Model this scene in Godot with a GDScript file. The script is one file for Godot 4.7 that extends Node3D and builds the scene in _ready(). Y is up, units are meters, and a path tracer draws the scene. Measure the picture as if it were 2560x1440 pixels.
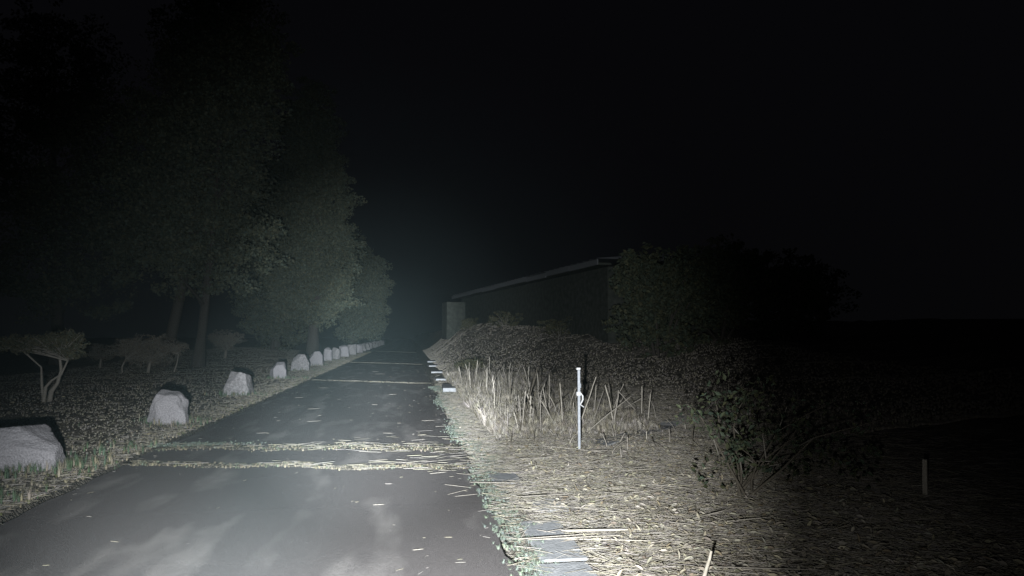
extends Node3D

# A narrow asphalt path at night, lit by one hand torch held just left of the camera.
# x to the right, y up, the path runs along -z; its left edge is x = -3.2, its right edge x = 0.68.

const PATH_LEFT := -3.2
const PATH_RIGHT := 0.68
var rng := RandomNumberGenerator.new()
var wob := FastNoiseLite.new()
var rough := FastNoiseLite.new()
var mats := {}
var taken := {}


func _ready():
	rng.seed = 20
	wob.seed = 4
	wob.frequency = 0.35
	rough.seed = 9
	rough.frequency = 1.0
	set_camera_and_light()
	make_materials()
	build_ground()
	build_path()
	build_slabs()
	build_stones()
	build_trees()
	build_shrubs()
	build_house()
	build_thicket()
	build_post()
	build_canes()
	build_bush()
	build_litter()
	build_grass()
	build_torch()


# ---------------------------------------------------------------- camera, sky, torch light
func set_camera_and_light():
	var cam := Camera3D.new()
	cam.name = "camera"
	cam.fov = 45.0
	cam.near = 0.05
	cam.far = 900.0
	add_child(cam)
	cam.position = Vector3(0, 1.5, 0)
	cam.rotation_degrees = Vector3(3.9, -8.4, 0)
	cam.current = true
	var sky_look := ProceduralSkyMaterial.new()
	sky_look.sky_top_color = Color8(6, 6, 8)
	sky_look.sky_horizon_color = Color8(6, 6, 7)
	sky_look.ground_bottom_color = Color8(4, 4, 5)
	sky_look.ground_horizon_color = Color8(4, 5, 6)
	sky_look.sun_angle_max = 1.0
	var sky := Sky.new()
	sky.sky_material = sky_look
	var env := Environment.new()
	env.background_mode = Environment.BG_SKY
	env.sky = sky
	env.tonemap_mode = Environment.TONE_MAPPER_LINEAR
	env.tonemap_exposure = 1.0
	env.fog_enabled = true
	env.fog_density = 0.00018
	env.fog_light_color = Color(0.82, 0.97, 1.0)
	env.sdfgi_enabled = true
	env.ssao_enabled = true
	env.ssil_enabled = true
	var around := WorldEnvironment.new()
	around.name = "world_environment"
	around.environment = env
	add_child(around)
	# the torch: one lamp whose reflector throws a tight hot spot, a medium throw and a wide spill
	beam("torch_hot_spot", Vector3(-1.2, 1.9, -45), 6.8, 1.0, 1800.0, Color(0.98, 0.99, 1.0))
	beam("torch_corona", Vector3(-1.2, 2.2, -45), 14.3, 1.0, 760.0, Color(0.98, 0.99, 1.0))
	beam("torch_throw", Vector3(-1.6, -0.6, -45), 31.0, 1.0, 138.0, Color(0.98, 0.99, 1.0))
	beam("torch_spill", Vector3(0.05, -0.7, -9), 30.0, 0.72, 78.0, Color(1.0, 0.985, 0.965))
	beam("torch_stray_light", Vector3(0.05, -0.7, -9), 50.0, 1.0, 6.0, Color(1.0, 0.985, 0.965))


func beam(called: String, aim: Vector3, angle: float, soft: float, energy: float, tint: Color):
	var s := SpotLight3D.new()
	s.name = called
	s.light_color = tint
	s.light_energy = energy
	s.light_size = 0.025
	s.spot_angle = angle
	s.spot_angle_attenuation = soft
	s.spot_range = 400.0
	s.spot_attenuation = 2.0
	s.shadow_enabled = true
	add_child(s)
	s.position = Vector3(-0.16, 1.24, 0.06)
	s.look_at(aim)


# ---------------------------------------------------------------- helpers
func lin(r: float, g: float, b: float) -> Color:
	return Color(r, g, b).linear_to_srgb()


func noise_tex(freq: float, size: int, lo: Color, hi: Color, seed_n: int, octaves := 4, mid := -1.0) -> NoiseTexture2D:
	var n := FastNoiseLite.new()
	n.seed = seed_n
	n.frequency = freq
	n.fractal_octaves = octaves
	var t := NoiseTexture2D.new()
	t.width = size
	t.height = size
	t.seamless = true
	t.noise = n
	var gr := Gradient.new()
	gr.set_color(0, lo)
	gr.set_color(1, hi)
	if mid > 0.0:
		gr.set_offset(0, mid - 0.12)
		gr.set_offset(1, mid + 0.12)
	t.color_ramp = gr
	return t


func grey_tex(freq: float, size: int, seed_n: int, octaves := 4) -> NoiseTexture2D:
	return noise_tex(freq, size, Color.BLACK, Color.WHITE, seed_n, octaves)


func mat(called: String, colour: Color, roughness := 0.9) -> StandardMaterial3D:
	var m := StandardMaterial3D.new()
	m.resource_name = called
	m.albedo_color = colour.linear_to_srgb()
	m.roughness = roughness
	m.metallic_specular = 0.3
	mats[called] = m
	return m


func tinted(called: String, roughness := 0.85) -> StandardMaterial3D:
	var m := mat(called, Color.WHITE, roughness)
	m.vertex_color_use_as_albedo = true
	return m


func grain(m: StandardMaterial3D, tex: Texture2D, per_metre: float, relief: Texture2D = null, depth_cm := 0.0):
	m.albedo_texture = tex
	m.uv1_triplanar = true
	m.uv1_world_triplanar = true
	m.uv1_scale = Vector3.ONE * per_metre
	if relief:
		m.heightmap_enabled = true
		m.heightmap_texture = relief
		m.heightmap_scale = depth_cm


func make_materials():
	var m: StandardMaterial3D
	m = tinted("earth", 0.95)
	grain(m, noise_tex(0.02, 1024, lin(0.42, 0.40, 0.37), lin(1.0, 1.0, 1.0), 3, 6), 0.5, grey_tex(0.06, 1024, 31, 5), 6.0)
	m = mat("asphalt", Color.WHITE, 0.88)
	grain(m, noise_tex(0.2, 1024, lin(0.092, 0.088, 0.089), lin(0.168, 0.161, 0.163), 5, 3, 0.5), 0.7, grey_tex(0.22, 1024, 51, 3), 1.1)
	m.detail_enabled = true
	m.detail_blend_mode = BaseMaterial3D.BLEND_MODE_MIX
	m.detail_uv_layer = BaseMaterial3D.DETAIL_UV_2
	m.detail_albedo = dust_image()
	m = mat("granite", Color.WHITE, 0.9)
	grain(m, noise_tex(0.05, 512, lin(0.17, 0.17, 0.183), lin(0.38, 0.38, 0.41), 7, 5), 1.3, grey_tex(0.05, 512, 71, 5), 1.6)
	m = mat("granite_weathered", Color.WHITE, 0.9)
	grain(m, noise_tex(0.022, 512, lin(0.13, 0.13, 0.135), lin(0.38, 0.38, 0.40), 8, 5), 1.0, grey_tex(0.05, 512, 72, 5), 1.8)
	m = mat("concrete", Color.WHITE, 0.9)
	grain(m, noise_tex(0.03, 512, lin(0.24, 0.26, 0.28), lin(0.37, 0.395, 0.42), 11, 6), 0.8, grey_tex(0.09, 512, 73, 4), 0.3)
	m = mat("bark", Color.WHITE, 0.95)
	grain(m, noise_tex(0.03, 512, lin(0.04, 0.038, 0.034), lin(0.115, 0.108, 0.098), 12, 5), 1.2, grey_tex(0.05, 512, 74, 5), 2.5)
	m = mat("twig", Color.WHITE, 0.9)
	grain(m, noise_tex(0.05, 256, lin(0.14, 0.135, 0.12), lin(0.30, 0.29, 0.26), 13, 4), 2.5)
	m = mat("wall_render", Color.WHITE, 0.92)
	grain(m, noise_tex(0.015, 512, lin(0.035, 0.042, 0.037), lin(0.085, 0.095, 0.084), 14, 6), 0.35, grey_tex(0.08, 512, 75, 4), 0.6)
	m = mat("metal_fascia", Color(0.15, 0.165, 0.18), 0.7)
	m = mat("roof_sheet", Color(0.10, 0.11, 0.12), 0.7)
	m = mat("dark_door", Color(0.05, 0.05, 0.05), 0.7)
	m = mat("window_glass", Color(0.02, 0.025, 0.03), 0.08)
	m = mat("post_white", Color.WHITE, 0.5)
	grain(m, noise_tex(0.03, 256, lin(0.26, 0.285, 0.32), lin(0.40, 0.435, 0.48), 15, 5), 2.0)
	m = mat("clip_white", Color(0.50, 0.52, 0.54), 0.4)
	m = mat("clip_black", Color(0.015, 0.015, 0.015), 0.6)
	m = mat("cane_pale", Color.WHITE, 0.8)
	grain(m, noise_tex(0.05, 256, lin(0.30, 0.285, 0.245), lin(0.52, 0.50, 0.45), 16, 4), 3.0)
	m = mat("cane_grey", Color.WHITE, 0.85)
	grain(m, noise_tex(0.05, 256, lin(0.18, 0.17, 0.15), lin(0.38, 0.365, 0.33), 17, 4), 3.0)
	m = mat("cane_dark", Color.WHITE, 0.85)
	grain(m, noise_tex(0.05, 256, lin(0.06, 0.055, 0.045), lin(0.14, 0.13, 0.105), 18, 4), 3.0)
	tinted("leaf", 0.75)
	tinted("straw", 0.7)
	m = mat("torch_body", Color(0.02, 0.02, 0.022), 0.4)
	m = mat("torch_lens", Color(0.9, 0.9, 0.9), 0.1)
	m.emission_enabled = true
	m.emission = Color(0.93, 0.97, 1.0)
	m.emission_energy_multiplier = 2.0


# pale dust and dried mud lying on the asphalt, one picture for 3.9 m by 48 m of path
func dust_image() -> ImageTexture:
	var w := 256
	var h := 2048
	var im := Image.create(w, h, false, Image.FORMAT_RGBA8)
	var big := FastNoiseLite.new()
	big.seed = 77
	big.frequency = 0.9
	big.fractal_octaves = 3
	var fine := FastNoiseLite.new()
	fine.seed = 78
	fine.frequency = 6.0
	for j in h:
		var z := 48.0 * j / h
		for i in w:
			var x := 3.9 * i / w
			var a := big.get_noise_2d(x * 1.6, z * 0.42)
			var f := fine.get_noise_2d(x, z * 0.6)
			var s := exp(-pow((x - 1.35 - 0.12 * sin(z * 0.6)) / 0.22, 2.0)) * 0.30 + exp(-pow((x - 2.75) / 0.3, 2.0)) * 0.10
			var v := clampf((a - 0.16) * 0.9 + s * (0.25 + 1.0 * maxf(a + 0.2, 0.0)) + f * 0.08, 0.0, 0.42)
			im.set_pixel(i, j, Color(0.60 + 0.03 * f, 0.595 + 0.03 * f, 0.59 + 0.03 * f, v))
	return ImageTexture.create_from_image(im)


func numbered(called: String) -> String:
	var n: int = taken.get(called, 0)
	taken[called] = n + 1
	return called if n == 0 else "%s_%03d" % [called, n]


func tag(o: Node3D, label: String, category: String, group := ""):
	o.set_meta("label", label)
	o.set_meta("category", category)
	if group:
		o.set_meta("group", group)


func base(called: String, at: Vector3, label: String, category: String, group := "") -> Node3D:
	var o := Node3D.new()
	o.name = numbered(called)
	add_child(o)
	o.position = at
	tag(o, label, category, group)
	return o


func put(called: String, mesh: Mesh, m: Material, parent: Node3D = self, at := Vector3.ZERO) -> MeshInstance3D:
	var o := MeshInstance3D.new()
	o.mesh = mesh
	o.name = numbered(called) if parent == self else called
	o.material_override = m
	o.cast_shadow = GeometryInstance3D.SHADOW_CASTING_SETTING_ON
	parent.add_child(o, true)
	o.position = at
	return o


func begin() -> SurfaceTool:
	var st := SurfaceTool.new()
	st.begin(Mesh.PRIMITIVE_TRIANGLES)
	return st


func tri(st: SurfaceTool, a: Vector3, b: Vector3, c: Vector3):   # a, b, c run counter-clockwise seen from outside
	st.add_vertex(a)
	st.add_vertex(c)
	st.add_vertex(b)


func quad(st: SurfaceTool, a: Vector3, b: Vector3, c: Vector3, d: Vector3):
	tri(st, a, b, c)
	tri(st, a, c, d)


func finish(st: SurfaceTool) -> ArrayMesh:
	st.generate_normals()
	return st.commit()


func tube(st: SurfaceTool, pts: Array, radii: Array, sides := 7, smooth := 0, wobble := 0.0):
	st.set_smooth_group(smooth)
	var rings := []
	var side := Vector3.ZERO
	for i in pts.size():
		var t: Vector3 = (pts[mini(i + 1, pts.size() - 1)] - pts[maxi(i - 1, 0)]).normalized()
		if side == Vector3.ZERO:
			side = t.cross(Vector3(0.31, 0.2, 0.9)).normalized()
		side = (side - t * side.dot(t)).normalized()
		var up := side.cross(t).normalized()
		var ring := []
		for k in sides:
			var a := TAU * k / sides
			var r: float = radii[i]
			var p: Vector3 = pts[i] + (side * cos(a) + up * sin(a)) * r
			if wobble > 0.0:
				p += (side * cos(a) + up * sin(a)) * r * wobble * rough.get_noise_3d(p.x * 9.0, p.y * 3.0, p.z * 9.0)
			ring.append(p)
		rings.append(ring)
	for i in pts.size() - 1:
		for k in sides:
			var n := (k + 1) % sides
			quad(st, rings[i][n], rings[i][k], rings[i + 1][k], rings[i + 1][n])
	st.set_smooth_group(-1)
	for k in range(1, sides - 1):
		tri(st, rings[0][0], rings[0][k], rings[0][k + 1])
		var e: Array = rings[rings.size() - 1]
		tri(st, e[0], e[k + 1], e[k])


func box(st: SurfaceTool, lo: Vector3, hi: Vector3, bevel := 0.0):
	st.set_smooth_group(-1)
	var b := minf(bevel, 0.45 * minf(hi.x - lo.x, minf(hi.y - lo.y, hi.z - lo.z)))
	var c := (lo + hi) * 0.5
	var s := (hi - lo) * 0.5
	for axis in 3:
		for sg in [-1.0, 1.0]:
			var n := Vector3.ZERO
			n[axis] = sg
			var u := Vector3.ZERO
			u[(axis + 1) % 3] = 1.0
			var v := n.cross(u)
			var su := s[(axis + 1) % 3] - b
			var sv := s[(axis + 2) % 3] - b
			var o := c + n * s[axis]
			quad(st, o - u * su - v * sv, o + u * su - v * sv, o + u * su + v * sv, o - u * su + v * sv)
			if b > 0.0:
				# chamfer along the two edges of this face in the +v/-v directions that belong to it
				for e in [-1.0, 1.0]:
					var va: Vector3 = v * e
					var a0 := o + va * sv
					var a1: Vector3 = c + n * (s[axis] - b) + va * (sv + b)
					if (axis == 0) or (axis == 1) or (axis == 2):
						if e > 0.0:
							quad(st, a0 - u * su, a0 + u * su, a1 + u * su, a1 - u * su)
						else:
							quad(st, a0 + u * su, a0 - u * su, a1 - u * su, a1 + u * su)
	if b > 0.0:
		for x in [-1.0, 1.0]:
			for y in [-1.0, 1.0]:
				for z in [-1.0, 1.0]:
					var q := Vector3(x, y, z)
					var p0 := c + Vector3(q.x * s.x, q.y * (s.y - b), q.z * (s.z - b))
					var p1 := c + Vector3(q.x * (s.x - b), q.y * s.y, q.z * (s.z - b))
					var p2 := c + Vector3(q.x * (s.x - b), q.y * (s.y - b), q.z * s.z)
					if x * y * z > 0.0:
						tri(st, p0, p1, p2)
					else:
						tri(st, p0, p2, p1)


func ss(a: float, b: float, x: float) -> float:
	return smoothstep(a, b, x)


func ground_height(x: float, z: float) -> float:
	var d := -z
	var n := wob.get_noise_2d(x * 1.3, z * 1.3) * 0.06 + wob.get_noise_2d(x * 6.0, z * 6.0) * 0.025
	if x > PATH_LEFT - 0.12 and x < PATH_RIGHT + 0.1:
		return -0.08
	if x < 0.0:
		var away := PATH_LEFT - x
		return 0.012 + n * clampf(away - 0.1, 0.0, 1.0) + 0.03 * ss(0.0, 2.5, away) + 0.45 * ss(2.0, 10.0, away) * ss(30.0, 50.0, d)
	var out := x - PATH_RIGHT
	var far := ss(12.0, 46.0, d)
	var toe := lerpf(3.4, 1.2, far)
	var run := lerpf(12.0, 3.6, far)
	var top := lerpf(0.9, 2.1, far)
	return 0.012 + n * clampf(out - 0.9, 0.0, 1.0) + (top + 0.35 * wob.get_noise_2d(x * 0.5 + 8.0, z * 0.7)) * ss(toe, toe + run, x) + 0.012 * maxf(x - toe - run, 0.0)


# ---------------------------------------------------------------- ground and path
func steps(spans: Array) -> Array:
	var out := []
	for s in spans:
		var v: float = s[0]
		while v < s[1] - 1e-4:
			out.append(v)
			v += s[2]
	out.append(spans[-1][1])
	return out


func build_ground():
	var xs := steps([[-150.0, -40.0, 10.0], [-40.0, -16.0, 2.0], [-16.0, -6.0, 0.5], [-6.0, -3.4, 0.13], [-3.4, -3.1, 0.06], [-3.1, 0.55, 0.8], [0.55, 0.85, 0.06], [0.85, 7.0, 0.15], [7.0, 14.0, 0.5], [14.0, 40.0, 2.0], [40.0, 150.0, 10.0]])
	var zs := steps([[-300.0, -120.0, 10.0], [-120.0, -60.0, 2.0], [-60.0, -30.0, 0.6], [-30.0, -3.0, 0.16], [-3.0, 10.0, 1.0], [10.0, 40.0, 10.0]])
	var v := PackedVector3Array()
	var nn := PackedVector3Array()
	var cc := PackedColorArray()
	var ix := PackedInt32Array()
	var soil := Color(0.25, 0.24, 0.225)
	var straw := Color(0.33, 0.32, 0.285)
	var turf := Color(0.30, 0.285, 0.25)
	for z in zs:
		for x in xs:
			var y := ground_height(x, z)
			v.append(Vector3(x, y, z))
			nn.append(Vector3(ground_height(x - 0.1, z) - ground_height(x + 0.1, z), 0.2, ground_height(x, z - 0.1) - ground_height(x, z + 0.1)).normalized() if (x < -3.5 or x > 0.95) else Vector3.UP)
			var p := 0.5 + 0.5 * wob.get_noise_2d(x * 3.0 + 40.0, z * 3.0)
			var c := soil.lerp(turf, clampf(p * 1.4 - 0.35, 0.0, 1.0))
			if x > 0.0:
				c = soil.lerp(straw, 0.45 + 0.5 * ss(0.15, 0.6, p))
				if x > 9.0:
					c = c.lerp(turf, ss(9.0, 14.0, x))
			elif x > -4.3:
				c = c.lerp(turf.lerp(straw, 0.45), ss(-4.3, -3.5, x) * (0.4 + 0.6 * p))
			cc.append(c)
	var w := xs.size()
	for j in zs.size() - 1:
		for i in w - 1:
			var a := j * w + i
			ix.append_array([a, a + 1, a + w, a + 1, a + w + 1, a + w])
	var arr := []
	arr.resize(Mesh.ARRAY_MAX)
	arr[Mesh.ARRAY_VERTEX] = v
	arr[Mesh.ARRAY_NORMAL] = nn
	arr[Mesh.ARRAY_COLOR] = cc
	arr[Mesh.ARRAY_INDEX] = ix
	var me := ArrayMesh.new()
	me.add_surface_from_arrays(Mesh.PRIMITIVE_TRIANGLES, arr)
	var o := put("ground", me, mats.earth)
	o.set_meta("kind", "structure")
	o.set_meta("label", "dark earth and dry turf on both sides of the path")


# where the soil joints cross the path: [z at the left edge, z at the right edge, width, x from, x to]
const JOINTS := [[-8.75, -8.0, 0.14, -3.2, 0.68], [-10.0, -9.5, 0.30, -3.2, 0.68], [-24.3, -21.8, 0.09, -3.2, 0.68], [-39.8, -36.2, 0.12, -3.2, 0.68], [-67.0, -61.0, 0.2, -3.2, 0.68]]


func joint_z(j: Array, x: float) -> float:
	return lerpf(j[0], j[1], (x - PATH_LEFT) / (PATH_RIGHT - PATH_LEFT)) + 0.22 * wob.get_noise_2d(x * 2.0, j[0] * 3.0)


func build_path():
	var v := PackedVector3Array()
	var nn := PackedVector3Array()
	var uv := PackedVector2Array()
	var uv2 := PackedVector2Array()
	var ix := PackedInt32Array()
	var zs := steps([[-240.0, -60.0, 3.0], [-60.0, -30.0, 0.5], [-30.0, 12.0, 0.2]])
	var cols := 14
	for z in zs:
		var l: float = PATH_LEFT - 0.03 + 0.12 * wob.get_noise_2d(3.0, z * 2.2)
		var r: float = PATH_RIGHT + 0.02 + 0.10 * wob.get_noise_2d(9.0, z * 2.6)
		for i in cols + 1:
			var x := lerpf(l, r, float(i) / cols)
			v.append(Vector3(x, 0.006 * wob.get_noise_2d(x * 2.0, z * 2.0), z))
			nn.append(Vector3.UP)
			uv.append(Vector2(x, z))
			uv2.append(Vector2((x - PATH_LEFT) / 3.9, -z / 48.0))
	for j in zs.size() - 1:
		for i in cols:
			var a := j * (cols + 1) + i
			ix.append_array([a, a + 1, a + cols + 1, a + 1, a + cols + 2, a + cols + 1])
	var arr := []
	arr.resize(Mesh.ARRAY_MAX)
	arr[Mesh.ARRAY_VERTEX] = v
	arr[Mesh.ARRAY_NORMAL] = nn
	arr[Mesh.ARRAY_TEX_UV] = uv
	arr[Mesh.ARRAY_TEX_UV2] = uv2
	arr[Mesh.ARRAY_INDEX] = ix
	var me := ArrayMesh.new()
	me.add_surface_from_arrays(Mesh.PRIMITIVE_TRIANGLES, arr)
	var path := put("path", me, mats.asphalt)
	path.set_meta("kind", "structure")
	path.set_meta("label", "grey dusty asphalt path running straight into the dark")
	for j in JOINTS:
		var st := begin()
		var n := 60
		var prev := []
		for i in n + 1:
			var x: float = lerpf(j[3] - 0.1, j[4] + 0.1, float(i) / n)
			var z := joint_z(j, x)
			var hw: float = j[2] * maxf(0.12, 0.55 + 0.9 * wob.get_noise_2d(x * 4.0, j[0]) + 0.4 * ss(-1.0, 0.6, x))
			var hi := 0.012 + 0.012 * wob.get_noise_2d(x * 9.0, j[0] + 5.0)
			st.set_color(Color(0.23, 0.22, 0.19))
			var cur := [Vector3(x, -0.004, z + hw), Vector3(x, hi, z + hw * 0.5), Vector3(x, hi * 1.15, z - hw * 0.4), Vector3(x, -0.004, z - hw)]
			if prev:
				st.set_smooth_group(0)
				for k in 3:
					quad(st, prev[k], cur[k], cur[k + 1], prev[k + 1])
			prev = cur
		put("soil_joint", finish(st), mats.earth, path)


func build_slabs():
	# flat concrete blocks laid along the right edge of the path; [x, z near, z far, width, lift, turn]
	var list := [
		[1.00, -3.55, -4.55, 0.36, 0.012, 0.02, "near grey concrete slab at the bottom edge of the picture beside the path"],
		[1.04, -4.60, -5.58, 0.33, 0.012, -0.01, "grey concrete slab just beyond the one at the picture's bottom edge"],
		[1.22, -5.86, -6.25, 0.26, 0.02, 0.10, "small grey slab half buried in straw between two clear slabs"],
		[1.00, -7.02, -7.48, 0.30, 0.022, 0.04, "small clear grey slab in straw nearest the first grass strip"],
		[1.16, -18.3, -19.9, 0.50, 0.12, -0.03, "raised pale concrete block at the green weedy path edge"],
		[1.10, -23.2, -24.1, 0.45, 0.06, 0.03, "concrete block just beyond the raised pale block"],
		[1.12, -27.8, -28.9, 0.45, 0.06, -0.03, "concrete block midway along the far row beside the path"],
		[1.15, -33.5, -34.8, 0.45, 0.06, 0.03, "last but one concrete block far along the path edge"],
		[1.25, -38.8, -40.4, 0.46, 0.07, 0.0, "farthest concrete block along the right edge of the path"]]
	for s in list:
		var st := begin()
		var len: float = s[1] - s[2]
		box(st, Vector3(-s[3] / 2, -0.06, -len / 2), Vector3(s[3] / 2, s[4], len / 2), 0.012)
		var o := put("concrete_slab", finish(st), mats.concrete, self, Vector3(s[0], 0.012, (s[1] + s[2]) / 2))
		o.rotation.y = s[5]
		tag(o, s[6], "slab", "concrete slabs along the path edge")
	# a shallow concrete gutter edge running off to the right behind the post
	var g := begin()
	var a := Vector3(2.5, 0, -9.2)
	var b := Vector3(5.4, 0, -12.3)
	var across := (b - a).normalized().cross(Vector3.UP) * 0.16
	var n := 14
	g.set_smooth_group(-1)
	for i in n:
		var p := a.lerp(b, float(i) / n)
		var q := a.lerp(b, float(i + 1) / n)
		p.y = maxf(ground_height(p.x, p.z), 0.0) + 0.03
		q.y = maxf(ground_height(q.x, q.z), 0.0) + 0.03
		quad(g, p + across, q + across, q - across, p - across)
		var dn := Vector3(0, -0.12, 0)
		quad(g, p + across + dn, q + across + dn, q + across, p + across)
		quad(g, p - across, q - across, q - across + dn, p - across + dn)
	var go := put("concrete_gutter", finish(g), mats.concrete)
	tag(go, "narrow grey concrete gutter edge running off into the straw behind the white post", "gutter")


# ---------------------------------------------------------------- stones
func rock(seed_n: int, w: float, h: float, d: float, lean: float, shrink: float) -> ArrayMesh:
	var r := RandomNumberGenerator.new()
	r.seed = seed_n
	var planes := []
	for i in 12:
		var n := Vector3(r.randf_range(-1, 1), r.randf_range(-0.2, 0.8), r.randf_range(-1, 1)).normalized()
		planes.append([n, r.randf_range(0.80, 1.14)])
	planes.append([Vector3(r.randf_range(-0.25, 0.25), 1, r.randf_range(-0.15, 0.35)).normalized(), 0.86])
	var st := begin()
	st.set_smooth_group(0)
	var k := 16
	for axis in 3:
		for sg in [-1.0, 1.0]:
			var g := []
			for i in k + 1:
				var row := []
				for j in k + 1:
					var p := Vector3.ZERO
					p[axis] = sg
					p[(axis + 1) % 3] = -1.0 + 2.0 * i / k
					p[(axis + 2) % 3] = (-1.0 + 2.0 * j / k) * sg
					var e := p
					for pl in planes:
						var over: float = e.dot(pl[0]) - pl[1]
						if over > 0.0:
							e -= pl[0] * over
					var up := (e.y + 1.0) / 2.0
					e.x = e.x * lerpf(1.0, shrink, up) + lean * up
					e.z = e.z * lerpf(1.0, shrink, up)
					var q := Vector3(e.x * w / 2, up * h * 1.08, e.z * d / 2)
					var bump := rough.get_noise_3d(q.x * 3.2 + seed_n, q.y * 3.2, q.z * 3.2) * 0.026 + rough.get_noise_3d(q.x * 11.0, q.y * 11.0 + seed_n, q.z * 11.0) * 0.014
					q += Vector3(e.x, 0.3 * e.y, e.z).normalized() * bump
					row.append(q)
				g.append(row)
			for i in k:
				for j in k:
					quad(st, g[i][j], g[i + 1][j], g[i + 1][j + 1], g[i][j + 1])
	return finish(st)


func build_stones():
	# [x, z, width, height, depth, lean, shrink, weathered]
	var list := [
		[-4.66, -8.6, 1.65, 0.50, 0.75, 0.10, 0.82, 0, "long low grey granite stone cut off by the picture's left edge"],
		[-4.06, -12.75, 0.72, 0.59, 0.62, 0.10, 0.72, 0, "squat flat-topped grey granite stone, second along the left edge of the path"],
		[-4.22, -18.4, 0.63, 0.61, 0.60, 0.06, 0.80, 1, "streaky weathered granite stone, third from the near end of the row"],
		[-4.45, -25.0, 0.66, 0.61, 0.60, 0.08, 0.72, 0, "pale rounded granite stone, fourth from the near end of the row"],
		[-4.50, -30.3, 0.80, 0.74, 0.60, 0.12, 0.80, 1, "wide blotchy granite stone that leans towards the path, fifth in the row"],
		[-4.55, -35.6, 0.74, 0.74, 0.60, 0.14, 0.70, 0, "pointed pale granite stone right behind the wide blotchy one"],
		[-4.62, -41.2, 0.57, 0.79, 0.55, 0.02, 0.82, 0, "slim upright granite stone, seventh in the row"],
		[-4.45, -44.4, 0.59, 0.74, 0.55, 0.02, 0.85, 1, "mottled granite stone close behind the slim upright one"],
		[-4.45, -49.4, 0.76, 0.90, 0.60, 0.03, 0.80, 0, "bright tall granite stone, ninth in the row"],
		[-4.40, -55.0, 0.82, 0.85, 0.60, 0.03, 0.86, 1, "grey blocky stone just beyond the bright tall one"],
		[-4.30, -61.0, 0.82, 0.83, 0.60, 0.03, 0.86, 0, "paler blocky stone second beyond the bright tall one"]]
	for k in 8:
		list.append([-4.35 + 0.03 * k, -67.0 - 6.2 * k, 0.75, 0.78, 0.6, 0.03, 0.82, 1, "dim granite stone in the far end of the row, merging into the dark"])
	var n := 0
	for s in list:
		n += 1
		var y := ground_height(s[0], s[1])
		var o := put("boundary_stone", rock(100 + n * 7, s[2], s[3], s[4], s[5], s[6]), mats.granite_weathered if s[7] else mats.granite, self, Vector3(s[0], y - 0.09, s[1]))
		tag(o, s[8], "stone", "granite stones along the left edge of the path")


# ---------------------------------------------------------------- leaves
func leaf_mesh(points: Array, size: float, tone: Color, vary: float, droop := 0.0, slim := 0.5) -> ArrayMesh:
	var v := PackedVector3Array()
	var c := PackedColorArray()
	var ix := PackedInt32Array()
	for p in points:
		var d := Vector3(rng.randfn(), rng.randfn() - droop, rng.randfn()).normalized()
		var s := d.cross(Vector3(rng.randfn(), rng.randfn(), rng.randfn())).normalized()
		var l := size * rng.randf_range(0.6, 1.3)
		var k := v.size()
		var fold := d.cross(s) * l * 0.12
		v.append(p - d * l * 0.5)
		v.append(p + s * l * slim * 0.5 + fold)
		v.append(p + d * l * 0.5)
		v.append(p - s * l * slim * 0.5 + fold)
		ix.append_array([k, k + 1, k + 2, k, k + 2, k + 3])
		var f := 1.0 + vary * rng.randf_range(-1.0, 1.0)
		var hue := vary * 0.35 * rng.randf_range(-1.0, 1.0)
		var col := Color(tone.r * f * (1.0 + hue), tone.g * f, tone.b * f * (1.0 - hue))
		for q in 4:
			c.append(col)
	var arr := []
	arr.resize(Mesh.ARRAY_MAX)
	arr[Mesh.ARRAY_VERTEX] = v
	arr[Mesh.ARRAY_COLOR] = c
	arr[Mesh.ARRAY_INDEX] = ix
	var me := ArrayMesh.new()
	me.add_surface_from_arrays(Mesh.PRIMITIVE_TRIANGLES, arr)
	return me


func in_ball() -> Vector3:
	while true:
		var p := Vector3(rng.randf_range(-1, 1), rng.randf_range(-1, 1), rng.randf_range(-1, 1))
		if p.length_squared() <= 1.0:
			return p
	return Vector3.ZERO


# clumps spread over lobes: lobe = [centre, radii]; returns [leaf points, clump centres]
func clumps(lobes: Array, n_clumps: int, per: int, clump_r: float, shell: float) -> Array:
	var pts := []
	var heads := []
	var total := 0.0
	for l in lobes:
		total += l[1].x * l[1].y + l[1].y * l[1].z
	for l in lobes:
		var share := int(n_clumps * (l[1].x * l[1].y + l[1].y * l[1].z) / total)
		for i in share:
			var q := in_ball().normalized() * lerpf(shell, 1.14, rng.randf())
			var c: Vector3 = l[0] + q * l[1]
			heads.append(c)
			var r := clump_r * rng.randf_range(0.55, 1.35)
			var flat := rng.randf_range(0.4, 0.8)
			for k in int(per * rng.randf_range(0.5, 1.4)):
				var b := in_ball()
				pts.append(c + Vector3(b.x, b.y * flat, b.z) * r)
	return [pts, heads]


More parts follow.
